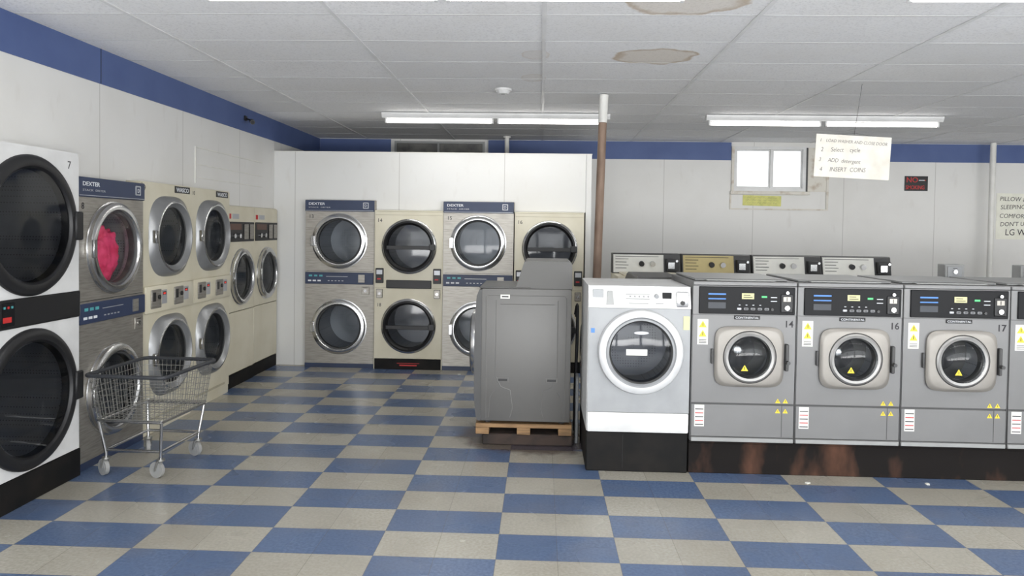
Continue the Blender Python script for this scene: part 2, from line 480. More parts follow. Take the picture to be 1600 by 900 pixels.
r = root('support_pole', 'steel pole, white at the top and rusty brown below', 'pole', (.55, 6.80, 0))
MB().cyl((-.06, 0, 0), (-.008, 0, 2.60), .038, rustpole, 24).obj('shaft', r)
MB().cyl((-.008, 0, 2.601), (0, 0, H-.008), .041, pipe_w, 24).obj('sleeve', r, label='white painted upper sleeve')
r = root('support_pole', 'thin white painted pole standing by the far wall', 'pole', (5.95, 10.1, 0))
MB().cyl((0, 0, 0), (0, 0, H-.008), .036, pipe_w, 20).obj('shaft', r)
MB().cyl((0, 0, 0), (0, 0, .02), .07, pipe_w, 20).obj('base_plate', r)
r = root('pipe', 'white vertical pipe rising behind the low partition', 'pipe', (-.47, 9.9, 0))
MB().cyl((0, 0, 0), (0, 0, H-.008), .03, pipe_w, 20).obj('shaft', r)
MB().cyl((0, 0, H-.03), (0, 0, H-.0075), .05, pipe_w, 20).obj('collar', r)

# ---------------------------------------------------------------- dryers
def door(r, cx, cz, R, style, gmat=None):
    m = MB(); g = MB()
    if style == 'steel':
        m.lathe(cx, cz, [(R-.03, .0, steel), (R+.01, .0, steel), (R+.01, .012, steel), (R, .014, chrome), (R, .04, chrome), (R-.018, .052, chrome), (R-.045, .052, chrome), (R-.056, .04, chrome), (R-.058, .03, gasket), (R-.07, .02, gasket), (R-.07, -.02, gasket)])
        gl = (R-.066, gmat or glass)
        hd = MB().box(cx-R-.012, cx-R+.03, -.068, -.05, cz-.06, cz+.06, chrome, .005)
    elif style == 'cream':
        m.lathe(cx, cz, [(R-.03, .0, chrome), (R, .0, chrome), (R, .02, chrome), (R-.008, .03, chrome), (R-.022, .034, chrome), (R-.026, .05, black), (R-.045, .056, black), (R-.06, .036, black), (R-.07, .02, black), (R-.07, -.02, black)])
        gl = (R-.064, glass2)
        hd = MB().box(cx-R+.06, cx+R-.06, -.05, -.038, cz-.035, cz+.01, black, .003).box(cx+R-.08, cx+R-.01, -.07, -.05, cz-.04, cz+.03, black, .005)
    elif style == 'cast':
        m.lathe(cx, cz, [(R-.03, .0, ring_grey), (R+.025, .0, ring_grey, R+.025, 3.2), (R+.02, .02, ring_grey, R+.02, 3.0), (R+.005, .045, ring_grey), (R-.015, .065, ring_grey), (R-.03, .068, chrome), (R-.045, .05, ring_grey), (R-.065, .036, ring_grey), (R-.07, -.02, gasket)])
        gl = (R-.067, glass)
        hd = MB().box(cx-R-.03, cx-R+.01, -.075, -.045, cz-.05, cz+.05, chrome, .006)
    else:
        m.lathe(cx, cz, [(R-.03, .0, black), (R, .0, black), (R, .02, black), (R-.012, .036, black), (R-.04, .045, black), (R-.065, .04, black), (R-.075, .025, black), (R-.085, -.02, black)], seg=64)
        gl = (R-.08, glass2)
        hd = MB().box(cx+R-.05, cx+R+.025, -.055, -.035, cz-.09, cz+.09, black, .008)
    d = m.obj('door', r, label={'steel': 'chrome-ringed round door', 'cream': 'round door with black ring', 'cast': 'round door in grey cast ring', 'big': 'large round black door'}[style])
    g.lathe(cx, cz, [(gl[0], .026, gl[1]), (gl[0]*.75, .03, gl[1]), (gl[0]*.4, .034, gl[1]), (0, .035, gl[1])], seg=64 if style == 'big' else 48)
    g.obj('glass', d, label='smoked reflective door glass')
    hd.obj('handle', d)
    q = R-.09
    MB().lathe(cx, cz, [(q+.03, -.0205, gasket), (q+.03, -.05, drum), (q+.055, -.06, drum), (q+.055, -.60, drum), (.1, -.62, drum), (0, -.6, drum)]).obj('drum', r, label='perforated steel drum')
    return d

def front(b, W, zs, R, y0, y1, m, x0=.01, cx=.40):
    for (za, zb, cz) in zs: b.holed(x0, W-x0, za, zb, cx, cz, R-.04, y0, y1, m)

def dexter(loc, rz, num, group, label, gm_=None):
    r = root('stacked_dryer', label, 'dryer', loc, rz, group)
    W = .80; Hh = 1.93
    b = MB()
    b.shell(W, .9, 0, Hh, steel, y0=.002)
    front(b, W, [(.06, .97, .475), (.97, 1.79, 1.46)], .31, -.006, .004, steel)
    b.box(.012, W-.012, -.001, .0019, .0, .06, steel).box(.012, W-.012, -.001, .0019, 1.79, Hh, steel)
    b.box(.02, W-.02, -.0075, -.006, 1.112, 1.116, black)
    b.box(0, W, -.002, .002, 0, .05, navy)
    b.obj('body', r)
    MB().box(0, W, -.014, -.0012, 1.80, Hh-.002, navy, .004).box(.01, W-.01, -.0165, -.014, 1.808, 1.812, silver_i).obj('header_panel', r, label='navy header panel')
    text('DEXTER', .038, (.04, -.0155, 1.873), ink_l, r, 'lettering', sx=1.35, bold=.0006)
    text('STACK  DRYER', .019, (.04, -.0155, 1.838), silver_i, r, 'lettering', sx=2.0)
    MB().box(.67, .735, -.018, -.0145, 1.835, 1.905, silver_i, .004).box(.68, .725, -.0195, -.018, 1.845, 1.895, navy).obj('badge', r)
    text('D', .04, (.702, -.0205, 1.856), ink_l, r, 'lettering', align='CENTER')
    text(num, .06, (.04, -.0075, 1.72), ink, r, 'lettering')
    door(r, .40, 1.46, .31, 'steel', gm_); door(r, .40, .475, .31, 'steel')
    c = MB().box(.005, W-.005, -.02, -.0062, .965, 1.10, navy, .004)
    for k in range(3):
        c.box(.05+k*.06, .088+k*.06, -.022, -.02, 1.05, 1.07, cyan_i); c.box(.04+k*.055, .078+k*.055, -.022, -.02, .995, 1.012, ink_l)
    for k in range(5): c.box(.27+k*.04, .29+k*.04, -.022, -.02, 1.0, 1.008, silver_i)
    c.box(.25, .5, -.0215, -.02, 1.05, 1.055, silver_i)
    c.box(.62, .70, -.024, -.02, .985, 1.08, steel, .003)
    c.obj('control_band', r, label='navy control band with teal marks')
    MB().box(.66, .75, -.02, -.0062, .85, .94, steel, .004).cyl((.705, -.02, .895), (.705, -.028, .895), .018, chrome).box(.675, .735, -.0215, -.02, .925, .93, black).obj('coin_slot', r)
    return r

def cream_dryer(loc, rz, n1, n2, group, label):
    r = root('stacked_dryer', label, 'dryer', loc, rz, group)
    W = .785; Hh = 1.82
    b = MB()
    b.shell(W, .88, 0, Hh, cream, y0=.002)
    front(b, W, [(.125, .95, .50), (.95, 1.805, 1.41)], .31, -.008, .004, cream)
    b.box(.01, W-.01, -.006, .0019, .0, .12, base_bk)
    b.box(.01, W-.01, -.0095, -.008, .935, .94, cream_dark).box(.01, W-.01, -.0095, -.008, 1.765, 1.77, cream_dark)
    b.obj('body', r)
    text(n1, .06, (.03, -.0085, 1.685), ink, r); text(n2, .055, (.03, -.0085, .72), ink, r)
    door(r, .40, 1.41, .315, 'cream'); door(r, .40, .50, .315, 'cream')
    MB().box(.14, .66, -.016, -.008, .93, 1.025, black, .006).obj('lint_panel', r, label='black lint panel')
    for x in (.02, .68):
        c = MB().box(x, x+.09, -.03, -.008, .99, 1.16, black, .005).box(x+.012, x+.078, -.032, -.03, 1.09, 1.14, silver_i).box(x+.02, x+.06, -.032, -.03, 1.03, 1.045, redm)
        c.box(x+.01, x+.08, -.028, -.008, .82, .92, steel, .004).cyl((x+.045, -.028, .87), (x+.045, -.036, .87), .016, chrome)
        c.obj('coin_box', r, label='black and steel coin box')
    MB().box(.30, .5, -.0075, -.006, .04, .055, redm).box(.27, .53, -.0075, -.006, .068, .074, redm).obj('warning_label', r)
    return r

def cast_dryer(loc, rz, num, group, label):
    r = root('stacked_dryer', label, 'dryer', loc, rz, group)
    W = .81; Hh = 1.95
    b = MB()
    b.shell(W, .9, 0, Hh, cream, y0=.002)
    front(b, W, [(.08, 1.05, .58), (1.06, 1.94, 1.53)], .31, -.01, .004, cream, cx=.42)
    b.box(.012, W-.012, -.001, .0019, .0, .08, cream).box(.01, W-.01, -.006, .004, 1.05, 1.06, cream_dark)
    b.obj('body', r)
    door(r, .42, 1.53, .30, 'cast'); door(r, .42, .58, .30, 'cast')
    text(num, .05, (.03, -.0105, 1.885), ink, r)
    MB().box(.50, .76, -.014, -.0095, 1.885, 1.94, black, .002).obj('name_plate', r, label='black name plate')
    text('WASCO', .048, (.63, -.015, 1.895), ink_l, r, align='CENTER', sx=1.2, bold=.001)
    MB().box(.02, W-.02, -.035, -.01, .94, 1.15, cream, .012, 2).obj('control_band', r, label='cream raised control band')
    for x in (.08, .44):
        c = MB().box(x, x+.15, -.045, -.035, .975, 1.12, steel, .004).box(x+.02, x+.06, -.047, -.045, 1.03, 1.10, black).cyl((x+.11, -.045, 1.06), (x+.11, -.054, 1.06), .018, black)
        c.box(x+.17, x+.25, -.037, -.035, 1.0, 1.11, silver_i).box(x+.185, x+.235, -.0385, -.037, 1.07, 1.095, black).box(x+.19, x+.225, -.0395, -.0385, 1.075, 1.088, red_led)
        c.obj('coin_box', r, label='steel coin box with small display')
    MB().box(.1, .7, -.013, -.01, .1, .12, cream_dark).obj('kick_strip', r)
    return r

def single_dryer(loc, rz, group, label):
    r = root('tumble_dryer', label, 'dryer', loc, rz, group)
    W = .71; Hh = 1.82
    b = MB()
    b.shell(W, .85, 0, Hh, cream, y0=.002)
    front(b, W, [(.76, 1.45, 1.10)], .27, -.01, .004, cream, cx=.37, x0=.008)
    b.box(.008, W-.008, -.01, .0015, 1.45, 1.81, cream).box(.008, W-.008, -.01, .0015, .14, .752, cream, .004)
    b.box(.0, W, -.004, .0015, 0, .13, base_bk)
    b.obj('body', r)
    c = MB().box(.03, W-.03, -.02, -.01, 1.46, 1.66, black, .004)
    c.box(.06, .34, -.022, -.02, 1.58, 1.64, brown_tr).box(.4, .52, -.026, -.02, 1.48, 1.64, steel, .003).box(.55, .66, -.026, -.02, 1.48, 1.64, steel, .003)
    c.cyl((.15, -.02, 1.52), (.15, -.04, 1.52), .024, chrome).cyl((.28, -.02, 1.52), (.28, -.04, 1.52), .024, chrome)
    c.obj('control_panel', r, label='black control panel with coin slots')
    MB().box(.05, .11, -.012, -.01, 1.69, 1.74, redm).box(.14, .3, -.012, -.01, 1.69, 1.74, silver_i).obj('sticker', r)
    door(r, .37, 1.10, .28, 'steel')
    return r

def big_dryer(loc, rz):
    r = root('stacked_dryer', 'large white stacked dryer with two huge black round doors', 'dryer', loc, rz)
    W = .96; Hh = 2.07
    b = MB().shell(W, .95, 0, Hh, white_en, y0=.002)
    front(b, W, [(.18, 1.12, .60), (1.12, Hh-.02, 1.62)], .40, -.008, .004, white_en, cx=.50, x0=.006)
    b.box(0, W, -.012, .0015, 0, .175, base_bk).box(.01, W-.01, -.004, .0015, Hh-.02, Hh, white_en)
    b.obj('body', r)
    MB().box(.006, W-.006, -.018, -.008, 1.03, 1.195, black, .008).obj('control_band', r, label='black control band')
    k = MB()
    for x in (.10, .24):
        k.box(x, x+.11, -.026, -.018, 1.045, 1.18, black_gl, .003)
        for j in range(3): k.box(x+.015+j*.03, x+.034+j*.03, -.029, -.026, 1.145, 1.162, redm if j % 2 else cyan_i, .002)
        k.box(x+.015, x+.08, -.028, -.026, 1.07, 1.10, redm)
    k.obj('keypad', r, label='keypad with red display')
    door(r, .50, 1.61, .41, 'big'); door(r, .50, .60, .41, 'big')
    text('7', .07, (.84, -.0085, 1.965), ink, r)
    return r

G1 = 'dryers along the side wall'; G2 = 'dryers in the rear partition'
big_dryer((-2.965, 3.70, 0), 90)
dx8 = dexter((-2.985, 4.675, 0), 90, '8', G1, 'stainless steel stacked dryer with navy header beside the cream dryers', glass_c)
cast_dryer((-3.01, 5.485, 0), 90, '9', G1, 'cream stacked dryer with grey cast door rings')
cast_dryer((-3.03, 6.305, 0), 90, '10', G1, 'cream stacked dryer with grey cast door rings')
single_dryer((-3.07, 7.13, 0), 90, G1, 'cream single dryer with chrome door above plain panel')
single_dryer((-3.08, 7.852, 0), 90, G1, 'cream single dryer with chrome door, last in the row')
dexter((-2.71, 8.47, 0), 0, '13', G2, 'stainless steel stacked dryer with navy header numbered 13')
cream_dryer((-1.9, 8.44, 0), 0, '14', '18', G2, 'cream stacked dryer with black-ringed doors numbered 14 and 18')
dexter((-1.112, 8.44, 0), 0, '15', G2, 'stainless steel stacked dryer with navy header numbered 15')
cream_dryer((-.30, 8.44, 0), 0, '16', '20', G2, 'cream stacked dryer with black-ringed doors, behind the grey washer')

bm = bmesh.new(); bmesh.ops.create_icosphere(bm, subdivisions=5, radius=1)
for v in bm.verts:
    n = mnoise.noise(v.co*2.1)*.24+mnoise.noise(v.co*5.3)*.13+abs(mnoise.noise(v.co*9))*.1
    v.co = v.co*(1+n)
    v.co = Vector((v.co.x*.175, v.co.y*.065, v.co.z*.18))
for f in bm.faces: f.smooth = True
me = bpy.data.meshes.new('reflection_shape'); bm.to_mesh(me); bm.free(); me.materials.append(pink)
o = bpy.data.objects.new('reflection_shape', me); COL.objects.link(o)  # solid pink lump added in place of a reflection in the door glass
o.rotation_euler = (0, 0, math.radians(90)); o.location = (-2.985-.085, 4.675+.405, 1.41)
o['label'] = 'crumpled hot pink shape in the steel dryer drum standing in for a reflection'; o['category'] = 'reflection stand-in'

# ---------------------------------------------------------------- washers
def grey_washer(loc, rz, num, group, label):
    r = root('front_load_washer', label, 'washing machine', loc, rz, group)
    W = .685; Hh = 1.07; cx, cz = .375, .575
    b = MB()
    b.shell(W, .82, 0, Hh, grey_en, y0=.012)
    b.holed(.004, W-.004, .262, .85, cx, cz, .17, 0, .0118, grey_en)
    b.box(.0, W, -.008, .02, 1.046, Hh+.004, grey_en, .005).box(.0, W, -.004, .0118, .85, 1.046, grey_en, .003)
    b.box(.004, W-.004, .006, .0118, 0, .262, graph_d)
    b.box(.03, W-.03, .1, .81, Hh+.001, Hh+.016, grey_lt, .005)
    b.obj('body', r)
    MB().box(.004, W-.004, -.002, .0058, .035, .25, grey_en, .002).box(0.004, W-.004, -.008, .0058, .0, .03, grey_lt, .003).box(.6, .604, -.003, -.002, .04, .25, graph_d).obj('lower_panel', r)
    c = MB().box(.04, W-.015, -.014, -.003, .858, 1.040, black_gl, .004)
    c.box(.10, .215, -.016, -.014, .985, .995, blue_i).box(.10, .215, -.016, -.014, .955, .963, blue_i).box(.10, .215, -.0155, -.014, .895, .935, slate)
    c.box(.32, .40, -.0165, -.014, .96, .998, paper_t).box(.33, .39, -.0175, -.0165, .970, .974, ink).box(.33, .375, -.0175, -.0165, .984, .988, ink)
    c.box(.45, .485, -.016, -.014, .970, .982, green_led).box(.51, .55, -.016, -.014, .945, .950, silver_i).box(.51, .55, -.016, -.014, .97, .975, silver_i)
    c.obj('control_panel', r, label='black control panel')
    k = MB()
    for j in range(5): k.box(.29+j*.045, .318+j*.045, -.018, -.014, .887, .902, graph_d if j else silver_i, .003)
    for j in range(4): k.box(.30+j*.045, .312+j*.045, -.0165, -.014, .918, .922, silver_i)
    k.cyl((.52, -.014, .893), (.52, -.022, .893), .009, graph_d)
    k.obj('button', r, label='row of small push buttons')
    MB().box(.575, .655, -.02, -.014, .875, .995, black, .004).box(.588, .64, -.022, -.02, .945, .98, steel, .002).box(.612, .616, -.0235, -.022, .95, .975, black).cyl((.615, -.02, .905), (.615, -.03, .905), .016, chrome).cyl((.615, -.012, 1.005), (.615, -.03, 1.005), .01, chrome).obj('coin_slot', r)
    MB().box(.275, .445, -.006, .001, .822, .847, black, .003).obj('name_plate', r)
    text('CONTINENTAL', .02, (.36, -.0066, .828), ink_l, r, align='CENTER', sx=1.1)
    if num: text(num, .062, (.605, -.0008, .775), ink, r, bold=.0008)
    d = MB().lathe(cx, cz, [(.17, -.0005, bronze), (.226, -.0005, bronze, .200, 6), (.228, .016, bronze, .202, 6), (.216, .03, bronze, .19, 5), (.205, .033, bronze, .181, 4.5), (.176, .033, bronze), (.172, .026, gasket), (.169, .036, ring_flat), (.158, .043, ring_flat), (.142, .04, ring_flat), (.134, .03, chrome), (.130, .02, gasket), (.130, -.03, gasket)], seg=96).obj('door', r, label='champagne squared door frame round chrome porthole')
    MB().lathe(cx, cz, [(.132, .024, glass_w), (.118, .042, glass_w), (.09, .056, glass_w), (.05, .064, glass_w), (0, .067, glass_w)]).obj('glass', d, label='bulging smoked glass')
    MB().lathe(cx, cz, [(.131, -.031, drum), (.15, -.045, ring_flat), (.21, -.06, drum), (.21, -.30, drum), (.12, -.28, ring_flat), (.05, -.24, chrome), (0, -.22, chrome)]).obj('drum', r, label='perforated steel drum')
    MB().tri(cx-.04, cz-.066, .04, -.061).obj('sticker', d)
    MB().box(cx+.236, cx+.258, -.03, -.0005, cz-.09, cz+.09, graph_d, .005).cyl((cx+.247, -.03, cz-.03), (cx+.247, -.06, cz-.03), .012, graph_d).obj('handle', d)
    MB().box(cx-.25, cx-.236, -.02, -.0005, cz-.05, cz+.05, graph_d, .004).obj('hinge', d)
    l = MB().box(.035, .105, -.0012, 0.001, .65, .82, paper)
    l.tri(.07, .787, .045, -.0012).tri(.07, .725, .045, -.0012)
    for j in range(3): l.box(.045, .095, -.002, -.0012, .66+j*.01, .664+j*.01, ink)
    l.obj('warning_label', r, label='white label with yellow warning triangles')
    l = MB().box(.025, .09, -.0035, -.001, .10, .245, paper)
    for j in range(5): l.box(.03, .085, -.0045, -.0035, .11+j*.026, .116+j*.026, redm if j % 2 else ink)
    l.obj('warning_label', r, label='white label with red print')
    for (tx, tz, ty) in ((.575, .215, -.002), (.625, .215, -.002), (.575, .282, 0), (.625, .282, 0)):
        MB().tri(tx, tz, .03, ty).obj('sticker', r, label='yellow warning triangle')
    MB().box(.1, .56, .04, .09, Hh+.0045, Hh+.012, grey_lt, .002).obj('lid', r)
    return r

G3 = 'grey front-load washers on the rusty base'
for k, (x, num) in enumerate([(1.018, '14'), (1.708, '16'), (2.398, '17'), (3.088, '')]):
    grey_washer((x, 5.0, .225), 0, num, G3, 'grey front-load washer with black panel' + (', numbered '+num if num else ', last in the row'))
b = root('machine_base', 'long black rusty steel base under the grey washers', 'base', (0, 0, 0))
MB().box(1.015, 3.80, 5.03, 5.84, 0, .205, rust, .004).box(1.015, 3.80, 5.02, 5.85, .205, .224, rust, .003).obj('plinth', b)
b = root('machine_base', 'black painted box base under the white washer', 'base', (0, 0, 0))
MB().box(.325, 1.006, 5.015, 5.82, 0, .268, base_bk, .006).box(.57, .572, 5.0135, 5.015, .02, .25, black).obj('plinth', b)

# white washer
r = root('front_load_washer', 'white and silver front-load washer on black base beside grey washers', 'washing machine', (.325, 5.0, .27))
W = .685; cx, cz = .352, .548
MB().shell(W, .8, 0, .985, white_en, y0=.034).box(.003, W-.003, 0, .033, .0, .135, white_en, .01, 2).obj('body', r)
MB().holed(.003, W-.003, .137, .838, cx, cz, .21, .003, .033, silver).obj('front_panel', r, label='silver front panel')
p = MB().prism([(-.004, .84), (.03, .975), (.06, .985), (.06, .9851), (.033, .9851), (.033, .84)], 'x', .002, W-.002, white_en); p.obj('control_panel', r)
def slant(z): return -.004+(z-.84)/.135*.034
def sbox(q, x0_, x1_, z0_, z1_, m_):
    y_ = slant((z0_+z1_)/2); q.box(x0_, x1_, y_-.006, y_+.004, z0_, z1_, m_, .001)
q = MB(); sbox(q, .495, .555, .905, .945, black_gl); q.obj('display', r, label='small black display')
q = MB()
for a in [(.25, .41, .93, .933, grey_lt), (.25, .41, .90, .903, grey_lt), (.27, .4, .87, .873, grey_lt), (.45, .5, .87, .875, grey_lt)]: sbox(q, *a)
q.obj('printed_label', r)
q = MB(); sbox(q, .03, .1, .9, .96, silver); q.obj('drawer', r)
for j in range(5): MB().cyl((.28+j*.03, .02, .917), (.28+j*.03, .009, .917), .006, grey_lt).obj('button', r)
MB().cyl((.455, .02, .922), (.455, -.004, .919), .014, silver).obj('knob', r)
q = MB().box(.585, .665, -.008, .03, .85, .955, chrome, .01, 2).box(.615, .62, -.0095, -.008, .905, .935, black).cyl((.625, -.008, .88), (.625, -.018, .88), .015, black); q.obj('coin_slot', r)
MB().prism([(.12, .86), (.17, .86), (.16, .95), (.13, .95)], 'y', -.004, .02, grey_lt).obj('drawer_tag', r)
d = MB().lathe(cx, cz, [(.22, -.002, ring_w), (.285, -.002, ring_w), (.285, .02, ring_w), (.278, .04, ring_w), (.262, .048, ring_w), (.235, .046, ring_w), (.225, .036, silver), (.212, .04, silver), (.205, .03, gasket), (.198, .0, gasket), (.198, -.03, gasket)], seg=64).obj('door', r, label='wide pale grey ring door')
MB().lathe(cx, cz, [(.2, .024, glass2), (.15, .034, glass2), (.08, .04, glass2), (0, .042, glass2)], seg=64).obj('glass', d)
MB().lathe(cx, cz, [(.2, -.037, drum), (.25, -.05, drum), (.25, -.45, drum), (.1, -.47, drum), (0, -.46, drum)]).obj('drum', r, label='perforated steel drum')
MB().box(cx-.1, cx+.04, -.045, -.039, cz-.02, cz+.022, paper, .002).obj('sticker', d, label='white sticker')
MB().lathe(cx, cz+.13, [(.05, .0375, silver_i, .012), (.048, .040, silver_i, .01), (0, .04, silver_i)], seg=24).obj('badge', d)
MB().box(.635, .675, -.002, .003, .70, .79, paper_t).obj('note', r, label='small pale yellow note')
MB().box(.02, .045, -.001, .003, .67, .70, blue_i).obj('label_strip', r)

def graphite_washer(loc, rz, group, label):
    r = root('front_load_washer', label, 'washing machine', loc, rz, group)
    W = .69; D = .72; Hh = 1.015
    b = MB()
    b.box(0, W, .05, D, .02, Hh, graph, .008, 2)
    fr = [(.052, .02), (.052, Hh-.01), (.03, Hh-.012), (.012, Hh-.06), (.0, .8), (-.004, .5), (0, .2), (.015, .05), (.03, .02)]
    b.prism(fr, 'x', .004, W-.004, graph_d)
    for (x, y_) in ((.06, .1), (.62, .1), (.06, .66), (.62, .66)): b.cyl((x, y_, 0), (x, y_, .02), .025, rubber)
    b.box(.0, W, .03, D-.3, Hh, Hh+.01, graph_d, .004)
    b.obj('body', r)
    for xs, sg in ((W, 1), (0, -1)):
        s_ = MB(); e = xs-.0045*sg
        def path(pts, cl=False): s_.tube([(e, a, c) for a, c in pts], .006, graph, 8, cl)
        path([(.09, .04), (.085, .945), (.1, .965), (.67, .965), (.685, .945), (.68, .04)])
        path([(.16, .93), (.16, .36), (.2, .28), (.27, .255), (.29, .12), (.27, .05)])
        path([(.62, .93), (.62, .36), (.58, .28), (.52, .255), (.50, .12), (.52, .05)])
        path([(.11, .05), (.12, .2), (.15, .25)]); path([(.66, .05), (.65, .2), (.62, .25)])
        path([(.19, .9), (.59, .9)])
        s_.obj('side_panel', r)
        for yy in (.215, .58):
            MB().box(e-.003, e+.006, yy-.045, yy+.045, .315, .35, graph, .002).box(e-.004, e+.008, yy-.035, yy+.035, .322, .343, black, .002).obj('handle_recess', r)
    MB().prism([(.30, Hh+.001), (.36, Hh+.19), (.375, Hh+.205), (D-.012, Hh+.205), (D, Hh+.19), (D+.004, Hh+.001)], 'x', .01, W-.01, graph_c).obj('control_console', r)
    cx, cz = W/2, .56
    d = MB().lathe(cx, cz, [(.26, -.004, graph_d), (.26, .02, chrome), (.25, .04, chrome), (.22, .05, graph_d), (.18, .045, black)]).obj('door', r)
    MB().lathe(cx, cz, [(.182, .045, glass_o), (.1, .055, glass_o), (0, .06, glass_o)]).obj('glass', d)
    MB().box(W, W+.0015, .19, .26, Hh-.075, Hh-.045, paper).box(W+.0015, W+.002, .2, .25, Hh-.065, Hh-.055, ink).obj('sticker', r, label='white sticker')
    return r
graphite_washer((-.485, 6.22, .168), -90, None, 'dark grey front-load washer raised on wooden boards, side showing')
graphite_washer((.40, 6.60, .045), -90, None, 'dark grey front-load washer standing behind the white washer')
b = root('machine_base', 'low base under the washer behind the white one', 'base')
MB().box(.42, 1.11, 5.92, 6.59, 0, .044, base_bk, .005).obj('plinth', b)
b = root('wooden_pallet', 'low rough wooden pallet carrying the dark grey washer', 'pallet', (-.47, 5.54, .085))
for yy in (0, .3, .58):
    MB().box(0, .72, yy, yy+.1, .052, .082, wood, .002).obj('board', b)
for xx in (.0, .31, .62):
    MB().box(xx, xx+.1, 0.005, .68, 0, .051, wood, .002).obj('runner', b)
b = root('machine_base', 'rust-stained low concrete slab under wooden pallet', 'base')
MB().box(-.42, .26, 5.56, 6.24, 0, .084, rustslab, .008).obj('slab', b)

def hose(pts, rad, m, label, name='hose'):
    cat = 'hose' if name == 'hose' else 'pipe'
    P = []
    for k in range(len(pts)-1):
        p0 = Vector(pts[max(k-1, 0)]); p1 = Vector(pts[k]); p2 = Vector(pts[k+1]); p3 = Vector(pts[min(k+2, len(pts)-1)])
        for t in (0, .2, .4, .6, .8):
            P.append(.5*((2*p1)+(-p0+p2)*t+(2*p0-5*p1+4*p2-p3)*t*t+(-p0+3*p1-3*p2+p3)*t**3))
    P.append(Vector(pts[-1]))
    o = MB().tube(P, rad, m, 10).obj(name); o['label'] = label; o['category'] = cat; o['group'] = 'hoses between the washers'
hose([(.285, 5.82, .95), (.29, 5.80, 1.04), (.295, 5.80, .8), (.285, 5.80, .4), (.29, 5.82, .012)], .011, rubber, 'black rubber washer hose hanging behind the grey washer')
hose([(.285, 5.98, .95), (.30, 5.95, 1.02), (.30, 5.98, .7), (.29, 5.96, .35), (.29, 5.97, .013)], .012, rubber, 'black rubber washer hose hanging behind the grey washer')
hose([(.29, 5.62, .014), (.29, 5.62, .45), (.29, 5.63, .5), (.29, 5.7, .52)], .013, pvc, 'grey drain pipe beside the white washer', 'drain_pipe')

tan_p = M('tan_console', C(192, 176, 124), .5)
def top_loader(loc, col, pan, label, console=True):
    r = root('top_load_washer', label, 'washing machine', loc, 0, 'top-load washers in the far row')
    W = .675; D = .68; Hh = .95
    MB().box(0, W, 0, D, 0, Hh, col, .01, 2).box(.0, W, -.004, .002, .02, .06, grey_lt).obj('body', r)
    MB().box(.06, W-.06, .04, .47, Hh+.001, Hh+.018, col, .008, 2).box(.28, .4, .03, .045, Hh+.002, Hh+.016, grey_lt, .003).obj('lid', r)
    if console:
        MB().prism([(.50, Hh), (.545, Hh+.19), (.56, Hh+.2), (D-.01, Hh+.2), (D, Hh)], 'x', 0, W, graph_d).obj('console', r, label='dark console housing')
        def sl(z): return .50+(z-Hh)/.19*.045
        q = MB(); za, zb = Hh+.01, Hh+.187
        q.prism([(sl(za)-.006, za), (sl(zb)-.006, zb), (sl(zb)+.002, zb), (sl(za)+.002, za)], 'x', .01, .51, pan)
        q.obj('control_panel', r)
        for x in (.29, .40): MB().cyl((x, sl(Hh+.1), Hh+.1), (x, sl(Hh+.1)-.035, Hh+.095), .026, black if x < .3 else chrome, 20).obj('knob', r)
        t = MB()
        for j in range(4): t.box(.03, .14+.02*(j % 2), sl(Hh+.05+j*.03)-.0085, sl(Hh+.05+j*.03)-.003, Hh+.05+j*.03, Hh+.055+j*.03, ink)
        t.box(.03, .46, sl(Hh+.168)-.0085, sl(Hh+.168)-.003, Hh+.167, Hh+.171, ink)
        t.obj('printed_label', r)
        c = MB().box(.53, .65, .46, .53, Hh+.03, Hh+.15, black, .004).box(.54, .61, .44, .46, Hh+.05, Hh+.12, chrome, .004).cyl((.63, .46, Hh+.13), (.63, .45, Hh+.13), .012, chrome)
        c.obj('coin_box', r, label='black coin box with chrome slide')
    else:
        c = MB().box(.28, .46, .5, .64, Hh, Hh+.15, grey_lt, .006).box(.3, .44, .494, .5, Hh+.02, Hh+.13, silver, .003).cyl((.37, .494, Hh+.08), (.37, .48, Hh+.08), .02, chrome).box(.35, .39, .492, .495, Hh+.11, Hh+.115, black)
        c.obj('coin_box', r, label='light grey coin box')
    return r
for k, (x, pn, lb) in enumerate([(.72, paper, 'white'), (1.415, tan_p, 'tan'), (2.11, paper, 'white'), (2.79, paper, 'white')]):
    top_loader((x, 6.98, .25), cream if k == 0 else white_en, pn, 'top-load washer with %s dial panel and dark coin console' % lb)
for x in (3.55, 4.25, 4.95, 5.65):
    top_loader((x, 6.7, .25), grey_lt, paper, 'grey top-load washer with small coin box on top', False)
b = root('machine_base', 'long low base under the far washer row', 'base')
MB().box(.70, 3.48, 7.0, 7.64, 0, .248, base_bk, .005).obj('plinth', b)
b = root('machine_base', 'long low base under the grey top-load washers', 'base')
MB().box(3.53, 6.35, 6.72, 7.36, 0, .248, base_bk, .005).obj('plinth', b)

